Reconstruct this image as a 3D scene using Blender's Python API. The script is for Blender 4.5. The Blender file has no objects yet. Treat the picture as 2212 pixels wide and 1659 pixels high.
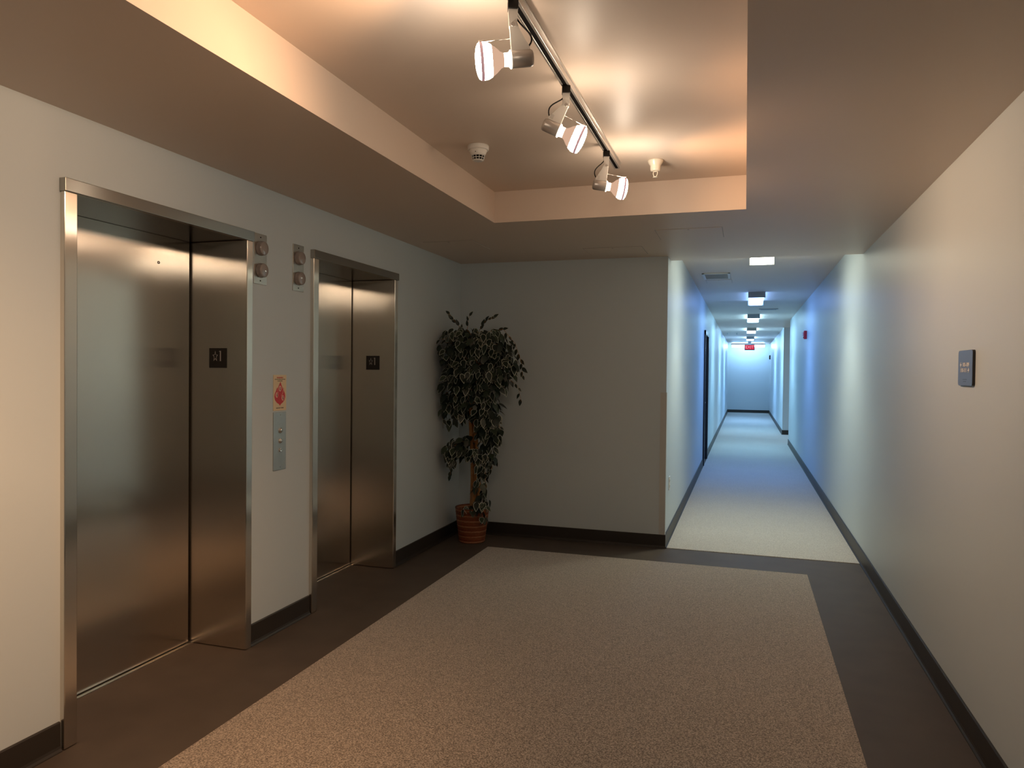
import bpy, bmesh, math, random
from mathutils import Vector, Matrix
random.seed(7)
C = bpy.context.scene.collection
S = bpy.context.scene
PI = math.pi

# ------------------------------------------------------------------ camera
YAW, PITCH, ROLL, FPX, CAMH = -0.3079, -0.0167, 0.0107, 1581.04, 1.5
cd = bpy.data.cameras.new('camera'); cam = bpy.data.objects.new('camera', cd); C.objects.link(cam)
fwd = Vector((math.sin(YAW)*math.cos(PITCH), math.cos(YAW)*math.cos(PITCH), math.sin(PITCH)))
rt = Vector((math.cos(YAW), -math.sin(YAW), 0)); up = rt.cross(fwd)
r2 = rt*math.cos(ROLL)+up*math.sin(ROLL); u2 = -rt*math.sin(ROLL)+up*math.cos(ROLL)
M = Matrix((r2, u2, -fwd)).transposed().to_4x4(); M.translation = (0, 0, CAMH)
cam.matrix_world = M
cd.sensor_fit = 'HORIZONTAL'; cd.sensor_width = 36.0; cd.lens = FPX/2212*36
cd.clip_start = 0.02; cd.clip_end = 100
S.camera = cam
# ------------------------------------------------------------------ world, exposure
w = bpy.data.worlds.new('world'); S.world = w; w.use_nodes = True
w.node_tree.nodes['Background'].inputs[0].default_value = (0.02, 0.02, 0.02, 1)
w.node_tree.nodes['Background'].inputs[1].default_value = 0.0
S.view_settings.view_transform = 'Standard'; S.view_settings.look = 'None'
S.view_settings.exposure = 1.5; S.view_settings.gamma = 1.0; S.view_settings.use_curve_mapping = False
# light constants (used by the lamp builders below)
WARM = (1.0, 0.58, 0.31)
SPOT_W = 17.0
BULB_E = 30.0
#            Y0     Y1    colour               radiance
HALL = [(6.70, 7.76, (0.98, 1.0, 0.80), 4.0),
        (11.05, 12.30, (0.20, 0.41, 1.0), 4.2),
        (15.10, 16.35, (0.40, 0.74, 1.0), 6.5),
        (19.50, 20.75, (0.38, 0.70, 1.0), 8.5),
        (24.00, 25.25, (0.32, 0.60, 1.0), 10.5)]

# ------------------------------------------------------------------ key dimensions (metres)
XL, XR, YB, XC = -2.533, 0.911, 6.358, -0.637
ZC, ZT, ZH, YE = 2.498, 2.704, 2.676, 29.90
TX0, TX1, TY0, TY1 = -1.618, -0.008, 0.60, 4.658
YS = 6.615            # lobby soffit ends here
YN = -2.60            # near end of the lobby
AY0, AY1 = 16.80, 19.45   # side hall opening

# ------------------------------------------------------------------ materials
def nt(name):
    m = bpy.data.materials.new(name); m.use_nodes = True
    t = m.node_tree; b = t.nodes['Principled BSDF']
    return m, t, b
def N(t, kind, **kw):
    n = t.nodes.new(kind)
    for k, v in kw.items():
        if hasattr(n, k) and k not in n.inputs: setattr(n, k, v)
        else: n.inputs[k].default_value = v
    return n
def mat(name, col, rough=.5, metal=0, spec=.5, noise=None, bump=None, emit=None, es=0, trans=0, coat=0):
    m, t, b = nt(name)
    b.inputs['Base Color'].default_value = (*col, 1)
    b.inputs['Roughness'].default_value = rough
    b.inputs['Metallic'].default_value = metal
    b.inputs['Specular IOR Level'].default_value = spec
    if trans: b.inputs['Transmission Weight'].default_value = trans
    if coat: b.inputs['Coat Weight'].default_value = coat
    tc = None
    if noise or bump:
        tc = N(t, 'ShaderNodeTexCoord')
    if noise:      # (scale, amount)
        n = N(t, 'ShaderNodeTexNoise'); n.inputs['Scale'].default_value = noise[0]; n.inputs['Detail'].default_value = 4
        t.links.new(tc.outputs['Object'], n.inputs['Vector'])
        mx = N(t, 'ShaderNodeMix', data_type='RGBA', blend_type='MIX')
        mx.inputs[6].default_value = (*[c*(1-noise[1]) for c in col], 1)
        mx.inputs[7].default_value = (*[min(1, c*(1+noise[1])) for c in col], 1)
        t.links.new(n.outputs['Fac'], mx.inputs[0]); t.links.new(mx.outputs[2], b.inputs['Base Color'])
    if bump:       # (scale, strength, distance)
        n = N(t, 'ShaderNodeTexNoise'); n.inputs['Scale'].default_value = bump[0]; n.inputs['Detail'].default_value = 3
        t.links.new(tc.outputs['Object'], n.inputs['Vector'])
        bp = N(t, 'ShaderNodeBump'); bp.inputs['Strength'].default_value = bump[1]; bp.inputs['Distance'].default_value = bump[2]
        t.links.new(n.outputs['Fac'], bp.inputs['Height']); t.links.new(bp.outputs[0], b.inputs['Normal'])
    if emit:
        b.inputs['Emission Color'].default_value = (*emit, 1); b.inputs['Emission Strength'].default_value = es
    return m
def brushed(name, col, rough=.3, an=.8, vertical=True):
    m, t, b = nt(name)
    b.inputs['Base Color'].default_value = (*col, 1); b.inputs['Metallic'].default_value = 1
    b.inputs['Roughness'].default_value = rough; b.inputs['Anisotropic'].default_value = an
    g = N(t, 'ShaderNodeNewGeometry'); x = N(t, 'ShaderNodeVectorMath', operation='CROSS_PRODUCT')
    t.links.new(g.outputs['Normal'], x.inputs[0]); x.inputs[1].default_value = (0.001, 0.002, 1) if vertical else (0.7, 0.7, 0.01)
    t.links.new(x.outputs[0], b.inputs['Tangent'])
    tc = N(t, 'ShaderNodeTexCoord'); mp = N(t, 'ShaderNodeMapping')
    mp.inputs['Scale'].default_value = (260, 260, 3) if vertical else (3, 3, 260)
    t.links.new(tc.outputs['Object'], mp.inputs[0])
    n = N(t, 'ShaderNodeTexNoise'); n.inputs['Scale'].default_value = 1; n.inputs['Detail'].default_value = 3
    t.links.new(mp.outputs[0], n.inputs['Vector'])
    mr = N(t, 'ShaderNodeMapRange'); mr.inputs[3].default_value = rough-.012; mr.inputs[4].default_value = rough+.018
    t.links.new(n.outputs['Fac'], mr.inputs[0]); t.links.new(mr.outputs[0], b.inputs['Roughness'])
    return m
def emis(name, col, s):
    m = bpy.data.materials.new(name); m.use_nodes = True; t = m.node_tree
    for n in list(t.nodes): t.nodes.remove(n)
    e = t.nodes.new('ShaderNodeEmission'); e.inputs[0].default_value = (*col, 1); e.inputs[1].default_value = s
    o = t.nodes.new('ShaderNodeOutputMaterial'); t.links.new(e.outputs[0], o.inputs[0])
    return m
def carpet_mat(name, dark, mid, light, scale=170):
    m, t, b = nt(name); b.inputs['Roughness'].default_value = .95; b.inputs['Specular IOR Level'].default_value = .1
    b.inputs['Sheen Weight'].default_value = 1.0; b.inputs['Sheen Roughness'].default_value = .4
    tc = N(t, 'ShaderNodeTexCoord')
    n = N(t, 'ShaderNodeTexNoise'); n.inputs['Scale'].default_value = scale; n.inputs['Detail'].default_value = 2
    n2 = N(t, 'ShaderNodeTexNoise'); n2.inputs['Scale'].default_value = 1.3; n2.inputs['Detail'].default_value = 3
    t.links.new(tc.outputs['Object'], n.inputs['Vector']); t.links.new(tc.outputs['Object'], n2.inputs['Vector'])
    r = N(t, 'ShaderNodeValToRGB'); e = r.color_ramp.elements
    e[0].position = .33; e[0].color = (*dark, 1); e[1].position = .68; e[1].color = (*light, 1)
    k = e.new(.5); k.color = (*mid, 1)
    t.links.new(n.outputs['Fac'], r.inputs[0])
    mx = N(t, 'ShaderNodeMix', data_type='RGBA', blend_type='MULTIPLY'); mx.inputs[0].default_value = .2
    t.links.new(r.outputs[0], mx.inputs[6]); t.links.new(n2.outputs['Fac'], mx.inputs[7])
    t.links.new(mx.outputs[2], b.inputs['Base Color'])
    bp = N(t, 'ShaderNodeBump'); bp.inputs['Strength'].default_value = .5; bp.inputs['Distance'].default_value = .003
    t.links.new(n.outputs['Fac'], bp.inputs['Height']); t.links.new(bp.outputs[0], b.inputs['Normal'])
    return m

m_wall = mat('wall_paint', (.575, .65, .695), .42, spec=.35, bump=(90, .05, .002))
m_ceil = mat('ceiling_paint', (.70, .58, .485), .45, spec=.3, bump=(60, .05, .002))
m_border = mat('border_floor', (.095, .075, .062), .62, spec=.3, noise=(5, .25), bump=(500, .25, .001))
m_carpet = carpet_mat('carpet_fleck', (.125, .095, .070), (.38, .30, .23), (.70, .59, .49))
m_carpet_lit = carpet_mat('hall_carpet_lit', (.42, .39, .35), (.76, .70, .63), (.96, .93, .87))  # same carpet as the lobby, with the hallway's brightness put into its colour
m_base = mat('rubber_base', (.034, .028, .024), .42, spec=.35, noise=(3, .15))
m_steel = brushed('brushed_steel', (.74, .69, .62), .20, .98)
m_steelh = brushed('frame_steel', (.43, .41, .38), .24, .9, False)
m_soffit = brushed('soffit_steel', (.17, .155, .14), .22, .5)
m_steelp = mat('satin_plate', (.55, .52, .48), .3, 1, noise=(40, .05))
m_chrome = mat('polished_metal', (.8, .78, .75), .1, 1)
m_alu = mat('aluminium', (.72, .70, .67), .3, 1, noise=(30, .06))
m_silver = mat('silver_paint', (.42, .38, .35), .36, .55)
m_white = mat('white_plastic', (.74, .72, .68), .4)
m_arm = mat('pale_grey_paint', (.60, .57, .53), .4)
m_black = mat('black_plastic', (.008, .006, .005), .45, spec=.2)
m_slot = mat('slot_black', (.004, .003, .003), .7, spec=.05)
m_signblk = mat('sign_black', (.010, .008, .008), .35)
m_signtxt = mat('sign_pale', (.42, .40, .39), .5)
m_lens = mat('lantern_acrylic', (.30, .255, .24), .12, spec=.6, coat=.6)
m_cream = mat('notice_cream', (.78, .62, .40), .4)
m_red = mat('notice_red', (.60, .035, .045), .4)
m_pink = mat('notice_pink', (.85, .45, .38), .4)
m_brown = mat('notice_brown', (.10, .05, .03), .5)
m_blue = mat('sign_blue', (.13, .17, .27), .35)
m_wht = mat('sign_white', (.85, .83, .82), .5)
m_guard = mat('corner_guard', (.54, .55, .54), .6)
m_dooredge = mat('door_frame_black', (.010, .011, .016), .3, spec=.6)
m_doorslab = mat('door_grey', (.45, .46, .45), .45)
m_alarm = mat('alarm_red', (.55, .02, .04), .3)
m_lampbody = mat('fixture_body', (.42, .43, .43), .5)

# ------------------------------------------------------------------ mesh helpers
def box(bm, x0, x1, y0, y1, z0, z1, bev=0, mi=0):
    g = bmesh.ops.create_cube(bm, size=1.0)
    vs = g['verts']
    for v in vs:
        v.co = Vector(((x0+x1)/2+v.co.x*(x1-x0), (y0+y1)/2+v.co.y*(y1-y0), (z0+z1)/2+v.co.z*(z1-z0)))
    fs = set(f for v in vs for f in v.link_faces)
    for f in fs: f.material_index = mi
    if bev:
        es = list(set(e for v in vs for e in v.link_edges))
        bmesh.ops.bevel(bm, geom=es, offset=bev, segments=2, profile=.5, affect='EDGES')
def frame_of(d):
    d = Vector(d).normalized(); a = Vector((0, 0, 1)) if abs(d.z) < .9 else Vector((1, 0, 0))
    u = d.cross(a).normalized(); v = d.cross(u); return d, u, v
def lathe(bm, prof, o=(0, 0, 0), axis=(0, 0, 1), seg=24, cap0=True, cap1=True, mi=0, smooth=True):
    d, u, v = frame_of(axis); o = Vector(o); rings = []
    for r, t in prof:
        rings.append([bm.verts.new(o+d*t+(u*math.cos(2*PI*k/seg)+v*math.sin(2*PI*k/seg))*max(r, 1e-5)) for k in range(seg)])
    for a, b in zip(rings, rings[1:]):
        for k in range(seg):
            f = bm.faces.new((a[k], a[(k+1) % seg], b[(k+1) % seg], b[k])); f.smooth = smooth; f.material_index = mi
    if cap0: f = bm.faces.new(rings[0][::-1]); f.material_index = mi
    if cap1: f = bm.faces.new(rings[-1]); f.material_index = mi
def tube(bm, pts, r, seg=8, mi=0, r1=None):
    pts = [Vector(p) for p in pts]; rings = []; prev = None
    for i, p in enumerate(pts):
        d = (pts[min(i+1, len(pts)-1)]-pts[max(i-1, 0)]).normalized()
        if prev is None: _, u, v = frame_of(d)
        else:
            u = (prev-d*prev.dot(d)).normalized(); v = d.cross(u)
        prev = u
        rr = r if r1 is None else r+(r1-r)*i/(len(pts)-1)
        rings.append([bm.verts.new(p+(u*math.cos(2*PI*k/seg)+v*math.sin(2*PI*k/seg))*rr) for k in range(seg)])
    for a, b in zip(rings, rings[1:]):
        for k in range(seg):
            f = bm.faces.new((a[k], a[(k+1) % seg], b[(k+1) % seg], b[k])); f.smooth = True; f.material_index = mi
    bm.faces.new(rings[0][::-1]).material_index = mi; bm.faces.new(rings[-1]).material_index = mi
def prism(bm, poly, fn, t0, t1, mi=0):
    """poly of 2D points, fn(a,b,t)->3D point"""
    A = [bm.verts.new(fn(a, b, t0)) for a, b in poly]; B = [bm.verts.new(fn(a, b, t1)) for a, b in poly]
    fs = [bm.faces.new(A), bm.faces.new(B[::-1])]
    n = len(poly)
    for k in range(n): fs.append(bm.faces.new((A[k], B[k], B[(k+1) % n], A[(k+1) % n])))
    for f in fs: f.material_index = mi
def arc(cx, cy, r, a0, a1, n):
    return [(cx+r*math.cos(a0+(a1-a0)*k/n), cy+r*math.sin(a0+(a1-a0)*k/n)) for k in range(n+1)]
def obj(name, bm, m, parent=None, recalc=True):
    if recalc: bmesh.ops.recalc_face_normals(bm, faces=bm.faces[:])
    me = bpy.data.meshes.new(name); bm.to_mesh(me); bm.free()
    for q in (m if isinstance(m, (list, tuple)) else [m]): me.materials.append(q)
    o = bpy.data.objects.new(name, me); C.objects.link(o)
    if parent: o.parent = parent
    return o
def B(): return bmesh.new()
def boxo(name, m, dims, parent=None, bev=0):
    b = B(); box(b, *dims, bev=bev); return obj(name, b, m, parent)
def thing(name, label, cat, loc=(0, 0, 0), rot=None, group=None):
    o = bpy.data.objects.new(name, None); o.empty_display_size = .05; C.objects.link(o); o.location = loc
    if rot: o.rotation_euler = rot
    o['label'] = label; o['category'] = cat
    if group: o['group'] = group
    return o
def tag(o, label, cat, group=None):
    o['label'] = label; o['category'] = cat
    if group: o['group'] = group
    return o
def struct(name, bm, m):
    o = obj(name, bm, m); o['kind'] = 'structure'; return o
def text(name, s, size, m, parent, mw, depth=.0006, sx=1.0, bold=0.0):
    """flat lettering with a little thickness; mw maps local x/y/z of the text into the parent"""
    cu = bpy.data.curves.new('t', 'FONT'); cu.body = s; cu.size = size; cu.extrude = depth; cu.offset = bold; cu.align_x = 'CENTER'; cu.align_y = 'CENTER'
    o = bpy.data.objects.new('t', cu); C.objects.link(o)
    bpy.context.view_layer.update()
    me = bpy.data.meshes.new_from_object(o.evaluated_get(bpy.context.evaluated_depsgraph_get()))
    bpy.data.objects.remove(o); bpy.data.curves.remove(cu)
    me.transform(Matrix.Diagonal((sx, 1, 1, 1))); me.transform(mw); me.materials.clear(); me.materials.append(m)
    o = bpy.data.objects.new(name, me); C.objects.link(o); o.parent = parent
    return o
def basis(xa, ya, za, o):
    mm = Matrix((Vector(xa), Vector(ya), Vector(za))).transposed().to_4x4(); mm.translation = o; return mm
ON_LEFT = lambda y, z, d=0: basis((0, 1, 0), (0, 0, 1), (1, 0, 0), (d, y, z))       # lettering on a face looking +X
ON_RIGHT = lambda y, z, d=0: basis((0, -1, 0), (0, 0, 1), (-1, 0, 0), (d, y, z))    # on a face looking -X
ON_FRONT = lambda x, z, d=0: basis((1, 0, 0), (0, 0, 1), (0, -1, 0), (x, d, z))     # on a face looking -Y

# ------------------------------------------------------------------ the room
E1 = (2.172, 3.316); E2 = (3.886, 5.030)     # outer frame edges along the left wall
b = B(); box(b, -3.0, 3.2, YN-.1, YE+.1, -.12, 0); struct('floor', b, m_border)
b = B()
W0 = XL-.42
box(b, W0, XL, YN, E1[0]+.004, 0, ZC+.02)
box(b, W0, XL, E1[1]-.004, E2[0]+.004, 0, ZC+.02)
box(b, W0, XL, E2[1]-.004, YB+.14, 0, ZC+.02)
for e in (E1, E2): box(b, W0, XL, e[0]+.004, e[1]-.004, 2.226, ZC+.02)
struct('wall_left', b, m_wall)
b = B(); box(b, XL, XC-.12, YB, YB+.14, 0, ZC+.02); struct('wall_far', b, m_wall)
b = B(); D0, D1, DZ = 12.30, 13.35, 2.17
box(b, XC-.12, XC, YB, D0, 0, ZH+.02); box(b, XC-.12, XC, D1, YE, 0, ZH+.02); box(b, XC-.12, XC, D0, D1, DZ, ZH+.02)
struct('wall_hall_left', b, m_wall)
b = B(); box(b, XR, XR+.12, YN, AY0, 0, ZH+.02); struct('wall_right', b, m_wall)
b = B(); box(b, XR, XR+.12, AY1, YE, 0, ZH+.02); struct('wall_hall_right', b, m_wall)
b = B(); box(b, XR+.12, 3.0, AY1, AY1+.12, 0, ZH+.02); struct('wall_side_hall_far', b, m_wall)
b = B(); box(b, XR+.12, 3.0, AY0-.12, AY0, 0, ZH+.02); struct('wall_side_hall_near', b, m_wall)
b = B(); box(b, 3.0, 3.12, AY0-.12, AY1+.12, 0, ZH+.02); struct('wall_side_hall_end', b, m_wall)
b = B(); box(b, XC-.12, XR+.12, YE, YE+.12, 0, ZH+.02); struct('wall_end', b, m_wall)
b = B(); box(b, W0, XR+.12, YN-.12, YN, 0, ZC+.02); struct('wall_back', b, m_wall)
b = B()   # lowered lobby ceiling around the lit recess
box(b, XL, TX0, YN, YS, ZC, ZT); box(b, TX1, XR, YN, YS, ZC, ZT)
box(b, TX0, TX1, YN, TY0, ZC, ZT); box(b, TX0, TX1, TY1, YS, ZC, ZT)
bmesh.ops.remove_doubles(b, verts=b.verts[:], dist=1e-5)
struct('ceiling', b, m_ceil)
b = B(); box(b, TX0-.05, TX1+.05, TY0-.05, TY1+.05, ZT, ZT+.05); struct('ceiling', b, m_ceil)
b = B(); box(b, XC-.1, XR+.1, YS, YE, ZH, ZH+.06); box(b, XR+.1, 3.05, AY0-.1, AY1+.1, ZH, ZH+.06)
struct('ceiling', b, m_ceil)

# rubber cove bases: profile (distance from wall, height)
PROF = [(0, 0), (.020, 0), (.019, .004), (.013, .012), (.010, .022), (.009, .112), (.006, .116), (0, .116)]
def base(name, p0, p1, nrm):
    b = B(); p0, p1, n = Vector(p0), Vector(p1), Vector(nrm)
    prism(b, PROF, lambda a, h, t: (p0+(p1-p0)*t)+n*a+Vector((0, 0, h)), 0, 1)
    return struct(name, b, m_base)
base('baseboard_left', (XL, YN, 0), (XL, E1[0]-.002, 0), (1, 0, 0))
base('baseboard_left', (XL, E1[1]+.002, 0), (XL, E2[0]-.002, 0), (1, 0, 0))
base('baseboard_left', (XL, E2[1]+.002, 0), (XL, YB, 0), (1, 0, 0))
base('baseboard_far', (XL, YB, 0), (XC+.010, YB, 0), (0, -1, 0))
base('baseboard_hall_left', (XC, YB-.009, 0), (XC, D0-.045, 0), (1, 0, 0))
base('baseboard_hall_left', (XC, D1+.045, 0), (XC, YE, 0), (1, 0, 0))
base('baseboard_right', (XR, YN, 0), (XR, AY0+.002, 0), (-1, 0, 0))
base('baseboard_hall_right', (XR, AY1-.010, 0), (XR, YE, 0), (-1, 0, 0))
base('baseboard_side_hall', (XR-.009, AY1, 0), (3.0, AY1, 0), (0, -1, 0))
base('baseboard_end', (XC, YE, 0), (XR, YE, 0), (0, -1, 0))
base('baseboard_back', (XL, YN, 0), (XR, YN, 0), (0, 1, 0))

# carpets
b = B(); box(b, -2.070, .468, -2.10, 5.880, 0, .004)
tag(obj('carpet', b, m_carpet), 'flecked brown carpet inset in the lobby floor between the dark borders', 'carpet')
b = B(); box(b, XC+.019, XR-.019, 6.372, YE-.019, 0, .004); box(b, XR-.019, 2.99, AY0+.02, AY1-.03, 0, .004)
tag(obj('carpet', b, m_carpet_lit), 'flecked carpet runner, hallway light in its pale colour, filling the long blue-lit hallway', 'carpet')

# corner guard on the outside corner
b = B(); box(b, XC-.048, XC+.004, YB-.004, YB, .117, 1.336); box(b, XC, XC+.004, YB, YB+.045, .117, 1.336)
struct('trim_1', b, m_guard)

# ------------------------------------------------------------------ elevators
def elevator(e, label, keyhole):
    y0, y1 = e; t = thing('elevator', label, 'elevator', (XL, (y0+y1)/2, 0), group=None)
    c = (y0+y1)/2
    L = lambda y: y-c
    XD = -2.873-XL           # door face
    jl0, jl1 = L(y0)+.004, L(y0)+.062
    jr0, jr1 = L(y1)-.052, L(y1)-.004
    b = B(); box(b, -.001, .030, L(y0), L(y1), 2.180, 2.232, bev=.0025);
    obj('header', b, m_steelh, t)
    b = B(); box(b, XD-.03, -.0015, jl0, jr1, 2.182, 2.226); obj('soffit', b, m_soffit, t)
    for a0, a1 in ((jl0, jl1), (jr0, jr1)):
        b = B(); box(b, XD-.04, .022, a0, a1, .004, 2.181, bev=.003); obj('jamb', b, m_steel, t)
    b = B(); box(b, XD-.028, XD, jl1+.002, jr0-.012, .010, 2.1815, bev=.001)
    d = obj('door_panel', b, m_steel, t)
    if keyhole:
        b = B(); lathe(b, [(.0075, -.001), (.0075, .002), (.005, .0025), (.004, -.0005)], (XD, L(3.034), 2.041), (1, 0, 0), 16, mi=0)
        obj('keyhole', b, m_black, d)
    b = B(); box(b, XD-.05, XD-.035, jl0, jr1, 0, 2.2); obj('shaft_lining', b, m_black, t)
    b = B()
    box(b, XD-.03, XD+.006, jl1, jr0, 0, .005); box(b, XD+.009, XD+.026, jl1, jr0, 0, .006)
    obj('sill', b, m_alu, t)
    return t
elevator(E1, 'nearer left steel elevator with brushed door and frame, left of the call buttons', True)
elevator(E2, 'farther steel elevator with narrow looking door, between the call buttons and the potted tree', False)

# floor number plates on the jamb returns (facing -Y)
def star(bm, cx, cz, w, h, th, y0, y1):
    P = []
    for k in range(10):
        a = PI/2+k*PI/5; r = 1 if k % 2 == 0 else .42
        P.append((r*math.cos(a), r*math.sin(a)))
    P = [(cx+p[0]*w/2/.951, cz+(p[1]-.095)*h/1.81) for p in P]
    c0 = (cx, cz); Q = [(c0[0]+(p[0]-c0[0])*.76, c0[1]+(p[1]-c0[1])*.76) for p in P]
    for k in range(10):
        j = (k+1) % 10
        prism(bm, [P[k], P[j], Q[j], Q[k]], lambda a, z, t: Vector((a, t, z)), y0, y1)
def floor_sign(yf, label):
    t = thing('floor_sign', label, 'sign', (-2.6935, yf, 1.557), group=None)
    boxo('plate', m_signblk, (-.056, .056, -.0025, 0, -.053, .053), t, .0006)
    b = B(); star(b, -.016, .011, .034, .054, .002, -.0036, -.002); obj('star_symbol', b, m_signtxt, t)
    b = B(); prism(b, [(.0115, .038), (.0205, .038), (.0205, -.0165), (.0145, -.0165), (.0145, .0345), (.0075, .0335)], lambda a, z, q: Vector((a, q, z)), -.0036, -.002)
    obj('numeral', b, m_signtxt, t)
floor_sign(E1[1]-.052, 'black star 1 floor sign inside the frame of the nearer elevator')
floor_sign(E2[1]-.052, 'black star 1 floor sign inside the frame of the farther elevator')

# hall lanterns
def lantern(y, label):
    t = thing('elevator_indicator', label, 'indicator light', (XL, y, 2.10), group='elevator indicator lights')
    b = B(); box(b, 0, .004, -.0555, .0555, -.137, .137, bev=.001)
    obj('faceplate', b, m_steelp, t)
    for z in (.118, -.118):
        b = B(); lathe(b, [(.0038, .0035), (.0038, .0058), (.001, .006)], (0, 0, z), (1, 0, 0), 10); obj('screw', b, m_black, t)
    for z in (.058, -.062):
        b = B(); lathe(b, [(.040, .003), (.040, .009), (.0385, .010), (.038, .026), (.0365, .0295), (.034, .031), (.018, .032), (.001, .0325)], (0, 0, z), (1, 0, 0), 32)
        obj('lens', b, m_lens, t)
lantern(3.399, 'steel two-lens indicator light beside the nearer elevator frame')
lantern(3.756, 'steel two-lens indicator light beside the farther elevator frame')

# fire notice
t = thing('fire_notice', 'cream notice with red flame symbol above the call buttons', 'sign', (XL, 3.583, 1.366))
LF = lambda y, z, d: Vector((d, y, z))
b = B(); box(b, 0, .0025, -.061, .061, -.102, .102, bev=.0008); obj('plate', b, m_cream, t)
PF = lambda a, z, q: Vector((q, a, z))
fl = [(.004, .063), (.012, .047), (.022, .030), (.026, .018), (.033, .030), (.036, .012), (.047, -.006), (.050, -.024), (.043, -.042), (.026, -.057), (.010, -.064), (0, -.074),
      (-.010, -.064), (-.028, -.057), (-.045, -.042), (-.052, -.022), (-.048, -.004), (-.036, .012), (-.028, .031), (-.024, .020), (-.016, .034), (-.006, .048)]
b = B(); prism(b, fl, PF, .0023, .0031); f = obj('flame', b, m_red, t)
b = B()
for cx, cz, r in ((.000, .024, .0135), (-.030, -.012, .0125), (.026, -.030, .0125)):
    prism(b, [(cx+r*.95*math.cos(2*PI*k/20), cz+r*1.25*math.sin(2*PI*k/20)) for k in range(20)], PF, .0030, .0036)
tube(b, [(.0034, -.024, .024), (.0034, -.021, .008), (.0034, -.014, -.002)], .0012, 6)
tube(b, [(.0034, .029, .022), (.0034, .028, .004), (.0034, .021, -.008), (.0034, .012, -.018)], .0016, 6)
obj('pictograms', b, m_pink, f)
for cx, cz in ((.000, .024), (-.028, -.012), (.028, -.030)):
    b = B(); prism(b, [(cx-.002, cz+.010), (cx+.003, cz+.008), (cx+.001, cz), (cx+.005, cz-.006), (cx, cz-.011), (cx-.004, cz-.004)], PF, .0035, .0040)
    obj('pictogram_figure', b, m_brown, f)
text('heading', 'WARNING', .0125, m_red, t, ON_LEFT(0, .086, .0026))
text('lettering', 'IN CASE OF FIRE DO NOT USE', .0072, m_brown, t, ON_LEFT(0, .0765, .0026))
text('lettering', 'ELEVATORS', .0085, m_brown, t, ON_LEFT(0, .0670, .0026))
text('lettering', 'USE EXIT STAIRS', .0095, m_brown, t, ON_LEFT(0, -.087, .0026))

# call button panel
t = thing('call_button_panel', 'tall steel call button plate below the flame notice', 'button panel', (XL, 3.582, 1.090))
b = B(); box(b, 0, .004, -.060, .060, -.166, .166, bev=.001); obj('faceplate', b, m_steelp, t)
for z in (.060, .001):
    b = B(); lathe(b, [(.0155, .003), (.0155, .007), (.0125, .0075)], (0, .004, z), (1, 0, 0), 24); k = obj('button', b, m_chrome, t)
    b = B(); lathe(b, [(.0120, .006), (.0120, .011), (.009, .0135), (.001, .0145)], (0, .004, z), (1, 0, 0), 24); obj('button_cap', b, m_chrome, k)
b = B(); lathe(b, [(.011, .003), (.011, .009), (.008, .010), (.003, .006)], (0, .004, -.052), (1, 0, 0), 24); obj('key_switch', b, m_chrome, t)
for z in (.150, -.150):
    b = B(); lathe(b, [(.003, .003), (.003, .0048), (.001, .005)], (0, .004, z), (1, 0, 0), 10); obj('screw', b, m_chrome, t)

# ------------------------------------------------------------------ right wall
t = thing('room_number_sign', 'blue-grey direction sign with white room numbers and arrows on the right wall', 'sign', (XR, 3.584, 1.537))
b = B(); P = []
hw, hh, r = .107, .076, .012
for cx, cz, a in ((hw-r, hh-r, 0), (-hw+r, hh-r, PI/2), (-hw+r, -hh+r, PI), (hw-r, -hh+r, 1.5*PI)): P += arc(cx, cz, r, a, a+PI/2, 6)
prism(b, P, PF, -.010, 0); obj('plate', b, m_signblk, t)
b = B(); prism(b, [(a*.985, z*.985) for a, z in P], PF, -.0112, -.0099); obj('face', b, m_blue, t)
def arrow(bm, cy, cz, s, dirn):
    pts = [(0, 0), (.5, .62), (.72, .62), (.42, .17), (1.0, .17), (1.0, -.17), (.42, -.17), (.72, -.62), (.5, -.62)]
    prism(bm, [(cy-dirn*(.5-a)*s*1.25, cz+z*s) for a, z in pts], PF, -.0120, -.0110)
b = B(); arrow(b, .064, .014, .017, -1); obj('arrow', b, m_wht, t)
b = B(); arrow(b, -.052, -.010, .017, 1); obj('arrow', b, m_wht, t)
text('room_numbers', '101-109', .0235, m_wht, t, ON_RIGHT(-.012, .0135, -.0113), sx=1.25, bold=.0005)
text('room_numbers', '110-111', .0235, m_wht, t, ON_RIGHT(.022, -.0105, -.0113), sx=1.25, bold=.0005)
b = B()
for row, z in ((7, -.050), (5, -.059)):
    for k in range(row*2):
        lathe(b, [(.0010, -.0009), (.0008, .0006)], (-.0112, .030-k*.0045-(7-row)*.004, z+.002*(k % 2)), (-1, 0, 0), 6)
obj('braille', b, m_signblk, t)

t = thing('fire_alarm', 'small red fire alarm strobe on the right hallway wall', 'fire alarm', (XR, 12.32, 2.125))
boxo('housing', m_alarm, (-.045, 0, -.06, .06, -.065, .065), t, .008)
boxo('strobe_lens', m_white, (-.066, -.044, -.022, .022, -.015, .045), t, .006)
b = B(); box(b, -.05, -.044, -.035, .035, -.05, -.028, bev=.002); obj('speaker_grille', b, m_black, t)
t = thing('wall_box', 'tiny black box at the far end of the right hallway wall', 'wall box', (XR, 29.35, 2.13))  # plain dark box, purpose unknown
boxo('housing', m_black, (-.04, 0, -.10, .10, -.06, .10), t, .004); boxo('cover', m_black, (-.048, -.039, -.08, .08, -.04, .08), t, .002)

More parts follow.
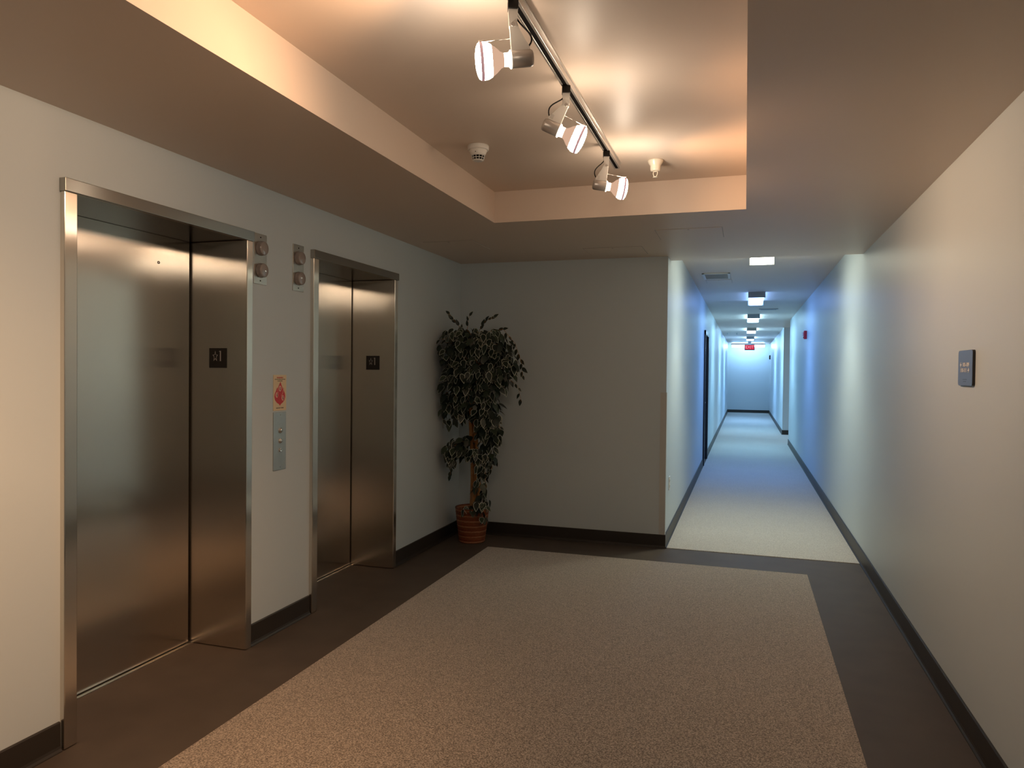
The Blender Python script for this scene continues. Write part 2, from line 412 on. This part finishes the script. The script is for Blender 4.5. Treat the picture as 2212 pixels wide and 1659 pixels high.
# outlet in the hallway's left wall
t = thing('wall_outlet', 'cream power outlet low on the left hallway wall near the corner', 'outlet', (XC, 6.705, .512))
boxo('cover_plate', m_white, (0, .005, -.038, .038, -.060, .060), t, .0015)
for z in (.026, -.026):
    b = B(); lathe(b, [(.017, .004), (.017, .0075), (.014, .008)], (0, 0, z), (1, 0, 0), 20); k = obj('receptacle', b, m_white, t)
    b = B()
    for y in (-.006, .006): box(b, .0075, .0085, y-.001, y+.001, z-.004, z+.005)
    obj('slots', b, m_black, k)

# door in the hallway's left wall
d = bpy.data.objects.new('door_1', None); C.objects.link(d); d.location = (XC, (D0+D1)/2, 0); d['kind'] = 'structure'
hD = (D1-D0)/2
b = B()
for s in (-1, 1): box(b, -.121, .028, min(s*hD, s*(hD+.04))-(.0 if s > 0 else 0), max(s*hD, s*(hD+.04)), 0, DZ+.04) if False else None
for a0, a1 in ((-hD-.04, -hD+.03), (hD-.03, hD+.04)): box(b, .0, .026, a0, a1, 0, DZ+.04, bev=.002)
for a0, a1 in ((-hD, -hD+.03), (hD-.03, hD)): box(b, -.119, .001, a0, a1, 0, DZ)
box(b, 0, .026, -hD-.04, hD+.04, DZ-.03, DZ+.04, bev=.002); box(b, -.119, .001, -hD, hD, DZ-.03, DZ)
obj('door_frame', b, m_dooredge, d)
b = B(); box(b, -.100, -.060, -hD+.033, hD-.033, .008, DZ-.033); k = obj('door_leaf', b, m_doorslab, d)
b = B(); tube(b, [(-.062, .40, 1.0), (-.02, .40, 1.0), (-.015, .30, 1.0)], .010); obj('door_handle', b, m_alu, k)

# ------------------------------------------------------------------ ceiling fittings
m_trk = mat('track_silver', (.55, .51, .47), .32, .8)
t = thing('light_track', 'silver ceiling track with black slot carrying the three spotlights', 'light track', (-.715, 2.66, ZT), group=None)
TL = 1.535
b = B()
box(b, -.0175, -.0090, -TL, TL, -.034, 0, bev=.001); box(b, .0070, .0175, -TL, TL, -.034, 0, bev=.001)
box(b, -.008, .008, -TL, TL, -.010, 0); box(b, .0175, .0215, -TL, TL, -.008, 0)
obj('rail', b, m_trk, t)
b = B(); box(b, -.0088, .0068, -TL, TL-.004, -.0325, -.0102); obj('slot', b, m_slot, t)
b = B(); box(b, -.0185, .0185, TL, TL+.004, -.035, 0); obj('end_cap', b, m_trk, t)

m_lensE = emis('bulb_lens_glow', WARM if False else (1.0, .86, .70), BULB_E)
m_skirt = emis('bulb_reflector_glow', (1.0, .80, .60), BULB_E*1.0)
m_neck = emis('bulb_neck_glow', (1.0, .86, .68), 2.0)
m_cone = emis('bulb_glass_glow', (1.0, .62, .42), .24)
m_rim = mat('bulb_rim', (.55, .38, .40), .3, emit=(.8, .45, .5), es=.12)
AX = -.105
def make_spot():
    t = thing('track_spotlight', '', 'spotlight', (0, 0, 0))
    # lamp axis is local +X before tilt; adapter hangs from the track
    b = B(); box(b, -.0165, .0165, -.0165, .0165, -.064, -.0338, bev=.002)
    obj('adapter', b, m_black, t)
    b = B(); prism(b, [(-.015, -.064), (.015, -.064), (.013, -.095), (.012, -.118), (-.012, -.118), (-.014, -.095)], lambda a, z, q: Vector((a, q, z)), -.010, .010)
    arm = obj('upper_arm', b, m_arm, t)
    b = B(); lathe(b, [(.0065, -.0125), (.0065, .0125)], (0, 0, -.112), (0, 1, 0), 16); obj('pivot_screw', b, m_silver, arm)
    return t
def build_spot(loc, az, tilt, label, power=1.0, cone=122):
    t = make_spot(); t['label'] = label; t['group'] = 'spotlights on the ceiling track'
    t.location = loc; t.rotation_euler = (0, 0, az)
    R = Matrix.Translation((0, 0, -.112)) @ Matrix.Rotation(tilt, 4, 'Y')
    def tr(o): o.data.transform(R); return o
    V = lambda a, z, q: Vector((a, q, z))
    b = B(); prism(b, [(-.013, .012), (.011, .012), (.013, -.080), (-.048, -.084), (-.046, -.070), (-.020, -.020)], V, -.0085, .0085)
    bmesh.ops.bevel(b, geom=b.edges[:], offset=.0015, segments=1, affect='EDGES')
    la = tr(obj('lower_arm', b, m_arm, t))
    b = B()
    for k in range(4): box(b, -.040, -.026, -.0092, -.0084, -.060-k*.005, -.058-k*.005)
    tr(obj('cooling_slots', b, m_silver, la))
    b = B(); lathe(b, [(.018, -.056), (.024, -.053), (.0265, -.046), (.0265, .016), (.0245, .018), (.020, .010)], (0, 0, AX), (1, 0, 0), 32); tr(obj('socket', b, m_silver, t))
    x0 = .014
    b = B(); lathe(b, [(.0275, x0), (.0285, x0+.004), (.0215, x0+.009), (.0205, x0+.024)], (0, 0, AX), (1, 0, 0), 32, cap1=False)
    bulb = tr(obj('bulb', b, m_neck, t))
    b = B(); lathe(b, [(.0205, x0+.024), (.025, x0+.034), (.038, x0+.048), (.0475, x0+.062)], (0, 0, AX), (1, 0, 0), 40, cap0=False, cap1=False); tr(obj('bulb_cone', b, m_cone, bulb))
    b = B(); lathe(b, [(.0475, x0+.062), (.0530, x0+.073), (.0555, x0+.083), (.0558, x0+.089)], (0, 0, AX), (1, 0, 0), 40, cap0=False, cap1=False); tr(obj('bulb_skirt', b, m_skirt, bulb))
    b = B(); lathe(b, [(.0558, x0+.089), (.0572, x0+.0905), (.0572, x0+.0980), (.0555, x0+.099)], (0, 0, AX), (1, 0, 0), 40, cap0=False, cap1=False); tr(obj('bulb_rim', b, m_rim, bulb))
    b = B(); lathe(b, [(.0545, x0+.099), (.0520, x0+.104), (.042, x0+.109), (.024, x0+.113), (.001, x0+.1145)], (0, 0, AX), (1, 0, 0), 40, cap0=False); tr(obj('bulb_lens', b, m_lensE, bulb))
    b = B(); tube(b, [(.012, 0, -.040), (.050, 0, -.041), (x0+.080, 0, -.044)], .0013, 6)
    tube(b, [(x0+.076, 0, -.0425), (x0+.098, 0, -.0415), (x0+.100, 0, -.050)], .0028, 6); tr(obj('lamp_clip', b, m_chrome, t))
    # cord from adapter into the back of the lower arm
    p0 = Vector((-.006, 0, -.066)); p3 = R @ Vector((-.046, 0, -.066)); q = []
    c1 = p0+Vector((-.004, -.016, -.045)); c2 = p3+(R.to_3x3() @ Vector((-.038, -.010, .045)))
    for k in range(15):
        s = k/14; q.append(p0*(1-s)**3+c1*3*s*(1-s)**2+c2*3*s*s*(1-s)+p3*s**3)
    b = B(); tube(b, q, .0028, 8); obj('cord', b, m_black, t)
    # the light it throws
    ld = bpy.data.lights.new('spot_beam', 'SPOT'); ld.energy = SPOT_W*power; ld.color = WARM; ld.spot_size = math.radians(cone); ld.spot_blend = 1.0; ld.shadow_soft_size = .045
    lo = bpy.data.objects.new('spot_beam', ld); C.objects.link(lo)
    mm = (Matrix.Translation(loc) @ Matrix.Rotation(az, 4, 'Z') @ R @ Matrix.Translation((x0+.122, 0, AX)))
    z = -(mm.to_3x3() @ Vector((1, 0, 0))); _, u, v = frame_of(z)
    m4 = Matrix((u, z.cross(u), z)).transposed().to_4x4(); m4.translation = mm.translation
    lo.matrix_world = m4
    return t
zt = ZT
build_spot((-.715, 2.216, zt), math.radians(197+4), math.radians(6), 'lit spotlight nearest on the track, pointing left toward the elevators', power=.85)
build_spot((-.715, 2.937, zt), math.radians(17.6), math.radians(23.5), 'lit middle spotlight on the track, tilted down to the right', power=.85)
build_spot((-.715, 3.852, zt), math.radians(17.6), math.radians(8), 'lit spotlight at the far end of the track, pointing right', power=.8)
build_spot((-.715, 1.150, zt), math.radians(155), math.radians(50), 'added spotlight out of view near the start of the track, before the three others', power=3.6, cone=86)  # extra unseen lamp, added to brighten the lower left wall

# smoke detector
t = thing('smoke_detector', 'white conical smoke detector on the recessed ceiling left of the track', 'smoke detector', (-1.375, 3.685, ZT))
b = B(); lathe(b, [(.056, 0), (.057, .005), (.057, .020), (.054, .024), (.050, .025)], (0, 0, 0), (0, 0, -1), 36); obj('mounting_base', b, m_white, t)
b = B(); lathe(b, [(.048, .023), (.047, .028), (.040, .046), (.036, .054)], (0, 0, 0), (0, 0, -1), 36, cap0=True); h = obj('housing', b, m_white, t)
b = B(); lathe(b, [(.031, .053), (.0265, .077)], (0, 0, 0), (0, 0, -1), 30); obj('chamber', b, m_black, t)
b = B()
for z, r in ((.054, .0350), (.0655, .0315), (.077, .0285)):
    tube(b, [(r*math.cos(2*PI*k/30), r*math.sin(2*PI*k/30), -z) for k in range(31)], .0016, 6)
for k in range(12):
    a = 2*PI*k/12; tube(b, [(.0352*math.cos(a), .0352*math.sin(a), -.053), (.0287*math.cos(a), .0287*math.sin(a), -.078)], .0015, 6)
lathe(b, [(.0285, .077), (.027, .080), (.018, .0805)], (0, 0, 0), (0, 0, -1), 30); obj('cage', b, m_white, t)
boxo('status_light', m_black, (-.002, .002, -.043, -.040, -.043, -.039), t)

# sprinkler
t = thing('sprinkler_head', 'cream sprinkler with cone cover on the recessed ceiling right of the track end', 'sprinkler', (-.500, 4.205, ZT))
m_spr = mat('sprinkler_enamel', (.74, .66, .54), .25)
b = B(); lathe(b, [(.044, 0), (.043, .006), (.037, .020), (.029, .032), (.0285, .052), (.026, .060), (.015, .062)], (0, 0, 0), (0, 0, -1), 32); obj('escutcheon', b, m_spr, t)
b = B(); q = []
for k in range(17):
    a = PI*k/16; q.append((.0125*math.cos(a), 0, -.072-.020*math.sin(a)))
q = [(.0115, 0, -.060)]+q+[(-.0115, 0, -.060)]
b2 = Matrix.Rotation(-.3, 3, 'Z'); tube(b, [b2 @ Vector(p) for p in q], .0023, 8); tube(b, [b2 @ Vector((-.011, 0, -.063)), b2 @ Vector((.011, 0, -.063))], .0026, 8)
obj('frame_arms', b, m_spr, t)
b = B(); lathe(b, [(.004, .090), (.014, .094), (.014, .0955), (.004, .0965)], (0, 0, 0), (0, 0, -1), 16); obj('deflector', b, m_spr, t)

# access panels in the lobby ceiling
m_gap = mat('panel_gap', (.36, .31, .27), .6)
def access(x0, x1, y0, y1, z, label, latch=True):
    t = thing('access_panel', label, 'access panel', ((x0+x1)/2, (y0+y1)/2, z), group=None)
    hx, hy = (x1-x0)/2, (y1-y0)/2
    boxo('reveal', m_gap, (-hx, hx, -hy, hy, -.0010, .0), t)
    boxo('panel_door', m_ceil, (-hx+.004, hx-.004, -hy+.004, hy-.004, -.0030, -.0009), t, .0005)
    if latch:
        b = B(); lathe(b, [(.008, .0025), (.007, .0042)], (0, -hy+.03, 0), (0, 0, -1), 14); obj('latch', b, m_gap, t)
access(-.615, -.160, 5.170, 5.560, ZC, 'plain ceiling access panel over the hallway mouth beside the recess')
access(-1.260, -.787, 5.800, 6.190, ZC, 'plain ceiling access panel just in front of the dark far wall')
access(-2.400, -1.990, 5.220, 5.640, ZC, 'plain ceiling access panel above the potted tree')
access(-.487, -.172, 9.50, 9.86, ZH, 'small hallway ceiling access panel just behind the air grille')

# hallway grilles
def grille(x0, x1, y0, y1, label, n):
    t = thing('ceiling_vent', label, 'vent', ((x0+x1)/2, (y0+y1)/2, ZH))
    hx, hy = (x1-x0)/2, (y1-y0)/2; fr = .03
    b = B(); box(b, -hx, -hx+fr, -hy, hy, -.012, 0, bev=.003); box(b, hx-fr, hx, -hy, hy, -.012, 0, bev=.003)
    box(b, -hx, hx, -hy, -hy+fr, -.012, 0, bev=.003); box(b, -hx, hx, hy-fr, hy, -.012, 0, bev=.003); obj('frame', b, m_white, t)
    boxo('backing', m_black, (-hx+fr, hx-fr, -hy+fr, hy-fr, -.003, 0), t)
    b = B()
    for k in range(n):
        y = -hy+fr+(k+.5)*(2*hy-2*fr)/n; box(b, -hx+fr, hx-fr, y-.006, y+.006, -.010, -.007)
    obj('slats', b, m_lampbody, t)
grille(-.50, -.18, 8.86, 9.36, 'white framed air grille in the hallway ceiling, nearest the lobby', 14)
grille(.225, .545, 13.86, 14.06, 'narrow slotted air vent in the hallway ceiling right of the lights', 3)

# hallway ceiling lights
names = ['first hallway ceiling light, half hidden behind the lobby ceiling edge', 'second hallway ceiling light, glowing blue over the hallway',
         'third hallway ceiling light, before the side opening', 'fourth hallway ceiling light, beyond the side opening', 'fifth hallway ceiling light, just before the exit sign']
for (y0, y1, col, s), lab in zip(HALL, names):
    t = thing('hallway_light', lab, 'ceiling light', (.145, (y0+y1)/2, ZH), group='hallway ceiling lights')
    h = (y1-y0)/2
    boxo('canopy', m_lampbody, (-.10, .10, -h, h, -.014, 0), t, .002)
    for a0, a1 in ((-h-.012, -h), (h, h+.012)): boxo('end_plate', m_lampbody, (-.118, .118, a0, a1, -.080, 0), t, .003)
    b = B(); P = [(-.105, -.014), (.105, -.014)]+[(.108, -.030)]+arc(.083, -.055, .022, 0, -PI/2, 5)+arc(-.083, -.055, .022, -PI/2, -PI, 5)+[(-.108, -.030)]
    prism(b, P, lambda a, z, q: Vector((a, q, z)), -h+.0005, h-.0005)
    b.normal_update()
    for f in b.faces: f.material_index = 1 if abs(f.normal.z) > .6 else 0
    obj('diffuser', b, [emis('diffuser_side_glow', col, s*1.05), emis('diffuser_glow', col, s*1.5)], t)
    ld = bpy.data.lights.new('hallway_light_beam', 'SPOT'); ld.energy = s*4.6; ld.color = col; ld.spot_size = math.radians(120); ld.spot_blend = .8; ld.shadow_soft_size = .08
    lo = bpy.data.objects.new('hallway_light_beam', ld); C.objects.link(lo); lo.location = (.145, (y0+y1)/2, ZH-.17)
# side hall light (warm) out of sight round the corner
t = thing('hallway_light', 'warm ceiling light of the side hall round the corner', 'ceiling light', (2.1, 18.1, ZH), group='hallway ceiling lights')
boxo('canopy', m_lampbody, (-.12, .12, -.4, .4, -.014, 0), t, .002); boxo('diffuser', emis('warm_diffuser_glow', (1, .72, .42), 3.5), (-.1, .1, -.38, .38, -.07, -.013), t, .01)
# tube across the far end
t = thing('tube_light', 'long glowing tube light running across the far end of the hallway', 'tube light', (.10, 29.30, ZH))
boxo('housing', m_lampbody, (-.62, .62, -.05, .05, -.055, 0), t, .003)
b = B(); tube(b, [(-.60, 0, -.100), (.60, 0, -.100)], .040, 16); obj('tube', b, emis('tube_glow', (.38, .66, 1.0), 18), t)
for s in (-1, 1): boxo('end_holder', m_lampbody, (s*.61-.012, s*.61+.012, -.045, .045, -.145, -.05), t, .003)

# exit sign
t = thing('exit_sign', 'red lit EXIT sign hanging from the hallway ceiling in front of the tube light', 'exit sign', (.135, 25.7, 2.40))
boxo('housing', m_black, (-.160, .160, -.02, .02, -.095, .085), t, .004)
b = B(); box(b, -.145, .145, -.023, -.0195, -.070, .078); obj('face', b, emis('exit_face_glow', (.75, .03, .09), .27), t)
text('lettering', 'EXIT', .135, emis('exit_letter_glow', (1.0, .40, .50), .34), t, ON_FRONT(0, .003, -.0235), sx=.95)
b = B(); box(b, -.05, .05, -.02, .02, .084, ZH-2.40-.01); box(b, -.07, .07, -.04, .04, ZH-2.40-.015, ZH-2.40); obj('stem', b, m_lampbody, t)

# two small pendent sprinklers far down the hallway
for x, lab in ((-.485, 'left one of two small bright sprinklers on the far hallway ceiling'), (-.235, 'right one of two small bright sprinklers on the far hallway ceiling')):
    t = thing('sprinkler_head', lab, 'sprinkler', (x, 21.8, ZH), group='far hallway sprinklers')
    b = B(); lathe(b, [(.035, 0), (.033, .008), (.012, .012), (.010, .035)], (0, 0, 0), (0, 0, -1), 16); obj('escutcheon', b, m_chrome, t)
    b = B(); lathe(b, [(.006, .034), (.018, .042), (.018, .045)], (0, 0, 0), (0, 0, -1), 12); obj('deflector', b, m_chrome, t)

# ------------------------------------------------------------------ the potted tree
PX, PY = -2.277, 6.04
tree = thing('potted_tree', 'artificial variegated tree in a round woven basket in the dark corner', 'potted tree', (PX, PY, 0))
mb, tt, bb = nt('basket_weave'); bb.inputs['Roughness'].default_value = .55
tc = N(tt, 'ShaderNodeTexCoord'); sp = N(tt, 'ShaderNodeSeparateXYZ'); tt.links.new(tc.outputs['Object'], sp.inputs[0])
at = N(tt, 'ShaderNodeMath', operation='ARCTAN2'); tt.links.new(sp.outputs['Y'], at.inputs[0]); tt.links.new(sp.outputs['X'], at.inputs[1])
cx = N(tt, 'ShaderNodeCombineXYZ'); mu = N(tt, 'ShaderNodeMath', operation='MULTIPLY'); mu.inputs[1].default_value = .95
tt.links.new(at.outputs[0], mu.inputs[0]); tt.links.new(mu.outputs[0], cx.inputs['X'])
mz = N(tt, 'ShaderNodeMath', operation='MULTIPLY'); mz.inputs[1].default_value = 6.0; tt.links.new(sp.outputs['Z'], mz.inputs[0]); tt.links.new(mz.outputs[0], cx.inputs['Y'])
br = N(tt, 'ShaderNodeTexBrick'); br.inputs['Scale'].default_value = 5.5; br.inputs['Mortar Size'].default_value = .022
br.inputs['Color1'].default_value = (.34, .085, .022, 1); br.inputs['Color2'].default_value = (.22, .050, .014, 1); br.inputs['Mortar'].default_value = (.06, .015, .006, 1)
br.inputs['Brick Width'].default_value = .42; br.inputs['Row Height'].default_value = .16
tt.links.new(cx.outputs[0], br.inputs['Vector'])
sn = N(tt, 'ShaderNodeMath', operation='SINE'); k2 = N(tt, 'ShaderNodeMath', operation='MULTIPLY'); k2.inputs[1].default_value = 2*PI/.046
tt.links.new(sp.outputs['Z'], k2.inputs[0]); tt.links.new(k2.outputs[0], sn.inputs[0])
gt = N(tt, 'ShaderNodeMath', operation='GREATER_THAN'); gt.inputs[1].default_value = .62; tt.links.new(sn.outputs[0], gt.inputs[0])
mx = N(tt, 'ShaderNodeMix', data_type='RGBA', blend_type='MIX'); mx.inputs[7].default_value = (.62, .30, .16, 1)
b3 = N(tt, 'ShaderNodeTexBrick'); b3.inputs['Scale'].default_value = 5.5; b3.inputs['Mortar Size'].default_value = .03; b3.inputs['Color1'].default_value = (1, 1, 1, 1); b3.inputs['Color2'].default_value = (.45, .45, .45, 1); b3.inputs['Mortar'].default_value = (0, 0, 0, 1)
b3.inputs['Brick Width'].default_value = .5; b3.inputs['Row Height'].default_value = .16; tt.links.new(cx.outputs[0], b3.inputs['Vector'])
m3 = N(tt, 'ShaderNodeMath', operation='MULTIPLY'); tt.links.new(gt.outputs[0], m3.inputs[0]); tt.links.new(b3.outputs[0], m3.inputs[1])
tt.links.new(m3.outputs[0], mx.inputs[0]); tt.links.new(br.outputs[0], mx.inputs[6]); tt.links.new(mx.outputs[2], bb.inputs['Base Color'])
m_basket = mb
m_trunk = mat('trunk_wood', (.42, .19, .06), .25, noise=(30, .35), bump=(60, .4, .003))
m_soil = mat('moss', (.035, .028, .018), .9, noise=(40, .5))
m_leaf = mat('leaf_green', (.012, .022, .015), .42, noise=(25, .4))
m_leaf2 = mat('leaf_green_light', (.035, .052, .032), .42, noise=(25, .4))
m_margin = mat('leaf_margin', (.54, .56, .47), .5)
b = B(); prof = []
NR = 46
for k in range(NR+1):
    z = .002+.296*k/NR; r = .112+.036*(z/.3)+.0035*abs(math.sin(PI*z/.023)); prof.append((r, z))
prof += [(.152, .300), (.150, .306), (.141, .306), (.137, .270)]
lathe(b, prof, seg=56, cap1=False); obj('basket', b, m_basket, tree)
b = B(); lathe(b, [(.10, .255), (.139, .262), (.10, .272), (.03, .280)], seg=30); obj('moss', b, m_soil, tree)
# three twined trunks
def trunk_path(ph, r, n=40):
    out = []
    for k in range(n):
        s = k/(n-1); z = .26+s*1.50
        cxx = .01+.035*s+.02*math.sin(2.2*s*PI); cyy = -.10*s
        a = ph+s*3.2; rr = .030*(1-.4*s)
        out.append((cxx+rr*math.cos(a), cyy+rr*math.sin(a), z))
    return out
paths = []
for ph, r in ((.3, .024), (2.4, .022), (4.5, .020)):
    p = trunk_path(ph, r); paths.append(p); b = B(); tube(b, p, r, 10, r1=r*.55); obj('trunk', b, m_trunk, tree)
# foliage clumps: centre (x, y, z) relative to the basket and radii
def wz(px, py, z): return (px-PX, py-PY, z)
clumps = [  # cx, cy, cz, rx, ry, rz, count
    (-.02, -.14, 1.76, .27, .22, .13, 170), (.17, -.16, 1.72, .22, .20, .15, 110), (-.14, -.16, 1.66, .13, .20, .15, 70), (.31, -.15, 1.60, .13, .15, .18, 75), (.37, -.16, 1.55, .07, .10, .10, 22),
    (.02, -.14, 1.50, .27, .22, .16, 180), (.19, -.14, 1.42, .17, .18, .16, 90), (-.10, -.14, 1.38, .15, .18, .17, 90), (.02, -.12, 1.25, .20, .17, .14, 100),
    (-.13, -.14, 1.18, .10, .12, .13, 45), (.17, -.12, 1.16, .12, .13, .18, 85), (.19, -.12, .98, .10, .11, .13, 50), (.20, -.11, .84, .06, .07, .12, 22),
    (-.12, -.12, .84, .10, .11, .09, 46), (-.03, -.10, .90, .07, .08, .06, 16), (-.17, -.12, .76, .06, .07, .07, 22), (.06, -.12, .80, .09, .08, .06, 22),
    (.14, -.10, .70, .06, .07, .09, 20), (.11, -.12, .52, .05, .05, .10, 14), (.13, -.12, .38, .08, .06, .06, 16), (0, -.10, .315, .08, .05, .02, 9), (.15, -.14, .28, .04, .03, .04, 6)]
bl = B(); bs = B()
def leaf(p, d, nrm, L, Wd, kind):
    edge = rnd.random() < .55
    d = d.normalized(); s = d.cross(nrm)
    if s.length < 1e-3: return
    s.normalize(); n = s.cross(d)
    out = [(0, 0), (.10, .26), (.28, .46), (.50, .47), (.75, .28), (1.0, 0), (.75, -.28), (.50, -.47), (.28, -.46), (.10, -.26)]
    def P(a, c, q): return p+d*(a*L)+s*(c*Wd)+n*(-.18*L*a*a+.10*L*abs(c)+q)
    O = [bl.verts.new(P(a, c, 0)) for a, c in out]
    I = [bl.verts.new(P(.5+(a-.5)*.89, c*.86, .0004)) for a, c in out]
    m1, m2 = bl.verts.new(P(.30, 0, -.0006)), bl.verts.new(P(.68, 0, -.0006))
    for k in range(10):
        f = bl.faces.new((O[k], O[(k+1) % 10], I[(k+1) % 10], I[k])); f.material_index = 2 if edge else kind
    for f in ((I[0], I[1], m1), (I[1], I[2], m1), (I[2], I[3], m2, m1), (I[3], I[4], m2), (I[4], I[5], m2),
              (I[5], I[6], m2), (I[6], I[7], m2), (I[7], I[8], m1, m2), (I[8], I[9], m1), (I[9], I[0], m1)):
        q = bl.faces.new(f); q.material_index = kind; q.smooth = True
XW, YW = XL-PX+.012, YB-PY-.015      # keep clear of the two walls
def ok(p): return p.x > XW and p.y < YW
rnd = random.Random(11)
def add_leaf(p, outd):
    d = (Vector((outd.x, outd.y, 0))*.5+Vector((rnd.uniform(-.5, .5), rnd.uniform(-.6, .3), -rnd.uniform(.25, 1.2))))
    nrm = Vector((outd.x*.5+rnd.uniform(-.5, .5), outd.y*.6-.35+rnd.uniform(-.3, .3), .7+rnd.uniform(-.2, .5)))
    L = rnd.uniform(.060, .100); d.normalize()
    tip = p+d*L
    if not ok(tip+Vector((-.02, .02, 0))): return
    leaf(p, d, nrm, L, L*rnd.uniform(.52, .66), 0 if rnd.random() < .72 else 1)
for cxx, cyy, czz, rx, ry, rz, n in clumps:
    c = Vector((cxx, cyy, czz))
    # a few twigs per clump that grow from the trunk
    tp = Vector(paths[0][min(39, max(0, int((czz-.26)/1.50*39)))])
    for k in range(max(2, n//14)):
        e = c+Vector((rnd.uniform(-rx, rx)*.85, rnd.uniform(-ry, ry)*.85, rnd.uniform(-rz, rz)*.8))
        if not ok(e): continue
        mid = (tp+e)/2+Vector((0, 0, .05+rnd.uniform(0, .04)))
        if czz < .6: mid = Vector((e.x*.8, e.y, (e.z+.30)/2+.05)); 
        st = tp if czz > .6 else Vector((.03, -.03, .27))
        q = [st*(1-s)**2+mid*2*s*(1-s)+e*s*s for s in [j/8 for j in range(9)]]
        if all(ok(x) for x in q): tube(bs, q, .0026, 5, r1=.0012)
    for k in range(int(n*1.35)):
        while True:
            v = Vector((rnd.uniform(-1, 1), rnd.uniform(-1, 1), rnd.uniform(-1, 1)))
            if .12 < v.length < 1: break
        if v.length < .6: v = v.normalized()*rnd.uniform(.5, .95)
        p = c+Vector((v.x*rx, v.y*ry, v.z*rz))
        if ok(p): add_leaf(p, v)
def sprig(pts, n):
    pts = [Vector(p) for p in pts]; tube(bs, pts, .0022, 5, r1=.001)
    for k in range(n):
        s = (k+.6)/n*(len(pts)-1); i = min(int(s), len(pts)-2); p = pts[i].lerp(pts[i+1], s-i)
        dd = (pts[i+1]-pts[i]).normalized()+Vector((rnd.uniform(-.8, .8), rnd.uniform(-.3, .1), rnd.uniform(-.3, .3)))
        L = rnd.uniform(.045, .07)
        if ok(p+dd.normalized()*L): leaf(p, dd, Vector((rnd.uniform(-.3, .3), -1, .3)), L, L*.5, 0)
sprig([(-.05, -.14, 1.85), (-.12, -.15, 1.93), (-.17, -.16, 2.00)], 6)
sprig([(-.01, -.14, 1.86), (.0, -.14, 1.93), (.01, -.14, 1.99)], 3)
sprig([(.10, -.14, 1.85), (.16, -.15, 1.93), (.24, -.15, 1.965)], 7)
sprig([(.18, -.14, 1.84), (.32, -.15, 1.86), (.43, -.16, 1.74), (.49, -.16, 1.58), (.50, -.16, 1.46)], 15)
sprig([(.22, -.14, 1.42), (.36, -.15, 1.45), (.46, -.16, 1.38), (.49, -.16, 1.25)], 8)
sprig([(.24, -.12, 1.10), (.30, -.13, 1.02), (.29, -.13, .90)], 6)
sprig([(-.20, -.13, 1.25), (-.23, -.14, 1.10), (-.225, -.14, 1.0)], 6)
sprig([(-.14, -.12, .76), (-.16, -.12, .66), (-.165, -.12, .58)], 5)
sprig([(.20, -.11, .80), (.22, -.11, .68), (.18, -.12, .60)], 6)
sprig([(.16, -.12, .66), (.17, -.12, .50), (.12, -.12, .40)], 5)
obj('branches', bs, m_trunk, tree); obj('foliage', bl, [m_leaf, m_leaf2, m_margin], tree, recalc=False)
